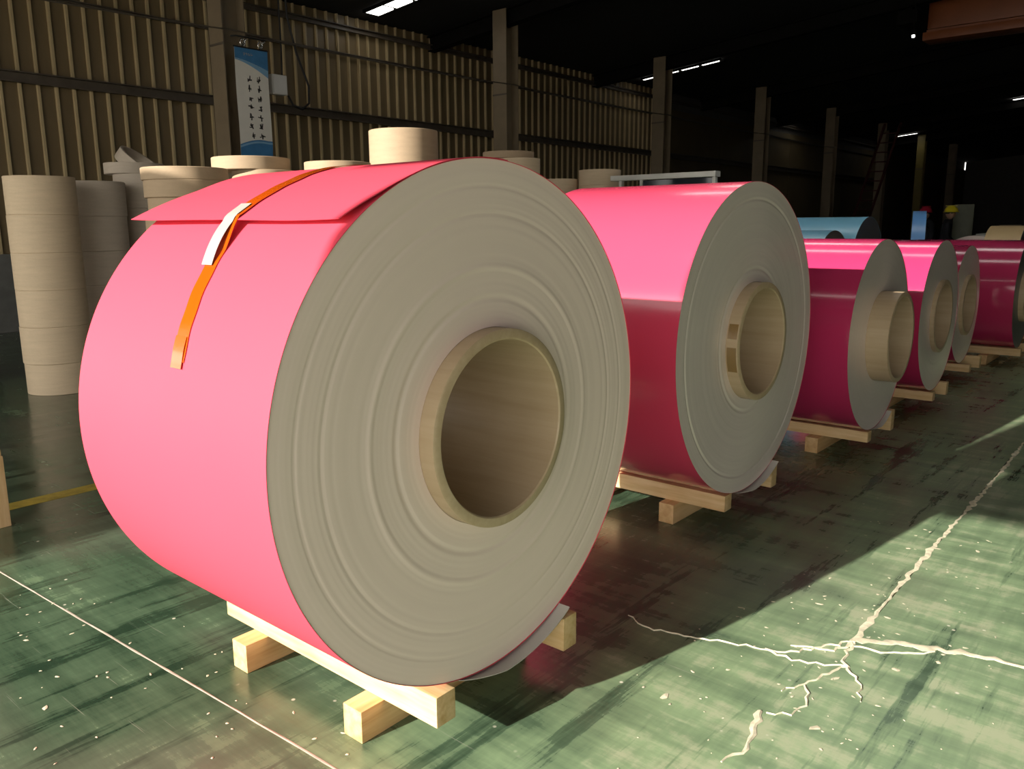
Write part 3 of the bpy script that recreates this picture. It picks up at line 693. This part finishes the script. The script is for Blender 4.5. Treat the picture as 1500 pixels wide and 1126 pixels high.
tag(o, 'short upright pine timber at the left picture edge', 'timber')

# overhead crane, orange, upper right
t = empty('overhead_crane', (-5.1, 19.55, 5.18))
box('girder', (0.05, -0.10, 0.24), (9.0, 0.25, 0.84), 'orange', t, 0.01)
box('bottom_flange', (0.0, -0.22, 0.0), (9.0, 0.37, 0.16), 'orange', t, 0.01)
box('girder_web', (0.02, -0.02, 0.16), (9.0, 0.17, 0.24), 'orange', t)
for x in (2.0, 3.6): beam_pts('brace', (x, -0.13, 0.26), (x + 0.5, -0.13, 0.84), 0.05, 0.05, 'orange', t)
box('end_truck', (-0.34, -0.9, 0.24), (0.05, 1.1, 0.50), 'dark_steel', t, 0.02)
for y in (-.7, .8):
    V, Fc = lathe([(-0.06, 0.02), (-0.06, 0.12), (0.06, 0.12), (0.06, 0.02)], 24, 'x'); mesh_obj('wheel', V, Fc, 'dark_steel', t, 40, (-0.15, y, 0.58))
tag(t, 'orange overhead crane girder at the upper right', 'crane')
V, Fc = lathe([(0, 0.0), (0, 0.02), (0.05, 0.06), (0.09, 0.065), (0.09, 0.0)], 20, 'z', False)
t = empty('crane_lamp', (-4.93, 18.05, 5.02))
mesh_obj('lamp_housing', V, Fc, 'dark_steel', t, 40, (0, 0, 0.04))
V, Fc = lathe([(0, 0.0), (0.0, 0.025), (0.04, 0.03), (0.04, 0.0)], 16, 'z', False); mesh_obj('lamp_lens', V, Fc, 'bulb', t, 40)
tube_path('lamp_rod', [(0, 0, 0.13), (0, 0, zroof(-4.93) - 5.02 - .02)], 0.012, 'dark_steel', t)
tag(t, 'tiny lit pendant lamp below the left end of the crane', 'lamp')
t = empty('wall_lamp', (-4.1, 30.0, 2.45))
V, Fc = lathe([(0, 0.0), (0, 0.07), (0.05, 0.09), (0.12, 0.07), (0.14, 0.0)], 20, 'z', False); mesh_obj('lamp_lens', V, Fc, 'bulb', t, 40)
tube_path('lamp_pole', [(0, 0, 0.14), (0, 0, zroof(-4.1) - 2.45 - .02)], 0.015, 'dark_steel', t)
tag(t, 'small bright lamp hanging in the dark far right', 'lamp')

# red ladder leaning in the dark between the columns
t = empty('ladder', (-9.3, 27.5, 0))
for x in (0, 0.5): tube_path('rail', [(x, 0, 0), (x + 0.5, 2.3, 4.7)], 0.045, 'red_paint', t)
for k in range(1, 15): u = k / 15; tube_path('rung', [(u * .5, 2.3 * u, 4.7 * u), (.5 + u * .5, 2.3 * u, 4.7 * u)], 0.02, 'red_paint', t, 6)
tag(t, 'dark red ladder leaning between the far columns', 'ladder')

# ------------------------------------------------------------------ two workers far behind the blue coil
def person(loc, rz, lean, helmet, label, hlabel):
    t = empty('person', loc, rz)
    J = {}; verts, edges, rad = [], [], []
    def add(n, p, r, par=None):
        J[n] = len(verts); verts.append(p); rad.append(r)
        if par: edges.append((J[par], J[n]))
    L = lean
    add('pelvis', (0, 0, 0.95), (0.165, 0.12)); add('waist', (0, L * .2, 1.10), (0.15, 0.11), 'pelvis'); add('chest', (0, L * .6, 1.32), (0.185, 0.125), 'waist')
    add('neckbase', (0, L, 1.47), (0.10, 0.09), 'chest'); add('neck', (0, L * 1.15, 1.53), (0.06, 0.06), 'neckbase')
    for s, n in ((-1, 'l'), (1, 'r')):
        add('hip' + n, (s * .10, 0, 0.88), (0.10, 0.10), 'pelvis'); add('knee' + n, (s * .12, .03, 0.49), (0.068, 0.07), 'hip' + n)
        add('ank' + n, (s * .13, -.02, 0.09), (0.048, 0.05), 'knee' + n); add('toe' + n, (s * .15, .16, 0.045), (0.045, 0.04), 'ank' + n)
        add('sh' + n, (s * .20, L * .9, 1.42), (0.075, 0.075), 'neckbase'); add('el' + n, (s * .27, L * .7 + .03, 1.13), (0.052, 0.052), 'sh' + n)
        add('wr' + n, (s * .22, L * .7 + .22, 0.98), (0.036, 0.036), 'el' + n)
    me = bpy.data.meshes.new('body'); me.from_pydata(verts, edges, []); o = bpy.data.objects.new('body', me); C.objects.link(o); o.parent = t
    md = o.modifiers.new('skin', 'SKIN')
    for i, sv in enumerate(me.skin_vertices[0].data): sv.radius = rad[i]; sv.use_root = i == 0
    s2 = o.modifiers.new('sub', 'SUBSURF'); s2.levels = 2; s2.render_levels = 2
    me.materials.append(M['navy'])
    # head with face
    hy, hz = L * 1.25 + 0.02, 1.65
    bm = bmesh.new(); bmesh.ops.create_uvsphere(bm, u_segments=24, v_segments=16, radius=1)
    for v in bm.verts:
        x, y, z = v.co; jaw = 1 - 0.28 * max(0, -z) ** 1.5
        y2 = y
        if y > 0.75 and -0.45 < z < 0.1: y2 += 0.18 * max(0, 1 - abs(x) / .22) * (1 - abs(z + .15) / .35)
        if y > 0.6 and abs(abs(x) - .38) < .16 and abs(z - .08) < .15: y2 -= 0.10
        v.co = (x * .078 * jaw + 0, y2 * .098 * jaw, z * .122)
    for s in (-1, 1):
        r = bmesh.ops.create_uvsphere(bm, u_segments=8, v_segments=6, radius=0.03)
        for v in r['verts']: v.co = (s * .078 + v.co.x * .35, v.co.y * .7, v.co.z - 0.005)
        r = bmesh.ops.create_uvsphere(bm, u_segments=8, v_segments=6, radius=0.010)
        for v in r['verts']: v.co = (s * .030 + v.co.x, .080 + v.co.y, .010 + v.co.z)
    r = bmesh.ops.create_uvsphere(bm, u_segments=8, v_segments=6, radius=0.022)
    for v in r['verts']: v.co = (v.co.x, .080 + v.co.y * .4, -.062 + v.co.z * .3)
    from_bm('head', bm, 'skin', t, 60, (0, hy, hz))
    V, Fc = lathe([(-0.03, 0.094), (0.0, 0.100), (0.05, 0.092), (0.08, 0.06), (0.09, 0.02), (0.09, 0.001)], 24, 'z', False)
    hair = mesh_obj('hair', [(v[0] * .86, v[1], v[2]) for v in V], Fc, 'hair', t, 60, (0, hy - .008, hz + .03))
    V, Fc = lathe([(0.0, 0.155), (0.004, 0.158), (0.016, 0.132), (0.06, 0.124), (0.10, 0.10), (0.128, 0.06), (0.138, 0.02), (0.139, 0.002)], 28, 'z', False)
    V = [(v[0] * .88, v[1] * (1.14 if v[1] > 0 else 1.0), v[2]) for v in V]
    h = mesh_obj('helmet', V, Fc, helmet, t, 60, (0, hy, hz + .035)); h['label'] = hlabel
    box('helmet_ridge', (-0.012, -.11, 0.0), (0.012, .12, 0.012), helmet, h, 0.004, (0, 0, 0.132))
    # hands: palm and five bent fingers
    for s in (-1, 1):
        wv = Vector((s * .22, L * .7 + .22, 0.98)); V2, E2, R2_ = [tuple(wv), tuple(wv + Vector((0, .05, -.02))), tuple(wv + Vector((0, .085, -.035)))], [(0, 1), (1, 2)], [.03, .036, .034]
        for k in range(4):
            b = wv + Vector(((k - 1.5) * .018, .095, -.036)); Ls = (.030, .036, .033, .026)[k]
            i = len(V2); V2 += [tuple(b), tuple(b + Vector((0, Ls, -.012))), tuple(b + Vector((0, Ls * 1.6, -.034))), tuple(b + Vector((0, Ls * 1.8, -.055)))]
            E2 += [(2, i), (i, i + 1), (i + 1, i + 2), (i + 2, i + 3)]; R2_ += [.010, .009, .009, .008]
        i = len(V2); V2 += [tuple(wv + Vector((-s * .034, .045, -.028))), tuple(wv + Vector((-s * .050, .075, -.045))), tuple(wv + Vector((-s * .045, .10, -.058)))]
        E2 += [(1, i), (i, i + 1), (i + 1, i + 2)]; R2_ += [.012, .010, .009]
        me = bpy.data.meshes.new('hand'); me.from_pydata(V2, E2, []); q = bpy.data.objects.new('hand', me); C.objects.link(q); q.parent = t
        q.modifiers.new('skin', 'SKIN')
        for i, sv in enumerate(me.skin_vertices[0].data): sv.radius = (R2_[i], R2_[i] * (.6 if i < 3 else 1)); sv.use_root = i == 0
        q.modifiers.new('sub', 'SUBSURF').levels = 1; me.materials.append(M['skin'])
    # collar and reflective strips
    def st(u, v): return (u, L * .8 + 0.132 - 0.25 * (v - 1.25) ** 2 * 0 - 0.1 * abs(u), v), (0, 1, 0)
    tag(t, label, 'person'); return t
person((-4.978, 20.67, 0), PI * 0.75, 0.06, 'helmet_red', 'worker in dark clothes with a red helmet, behind the blue coil', 'dark red helmet')
person((-4.541, 20.26, 0), -PI * 0.45, 0.05, 'helmet_yellow', 'worker in dark clothes with a yellow helmet, beside the cabinet', 'bright yellow helmet')
# tilt the ring that leans on its stack
ax = (Vector((0, 0, 1)) * math.cos(math.radians(38)) + rt * math.sin(math.radians(38))).normalized()
d.rotation_euler = ax.to_track_quat('Z', 'Y').to_euler()
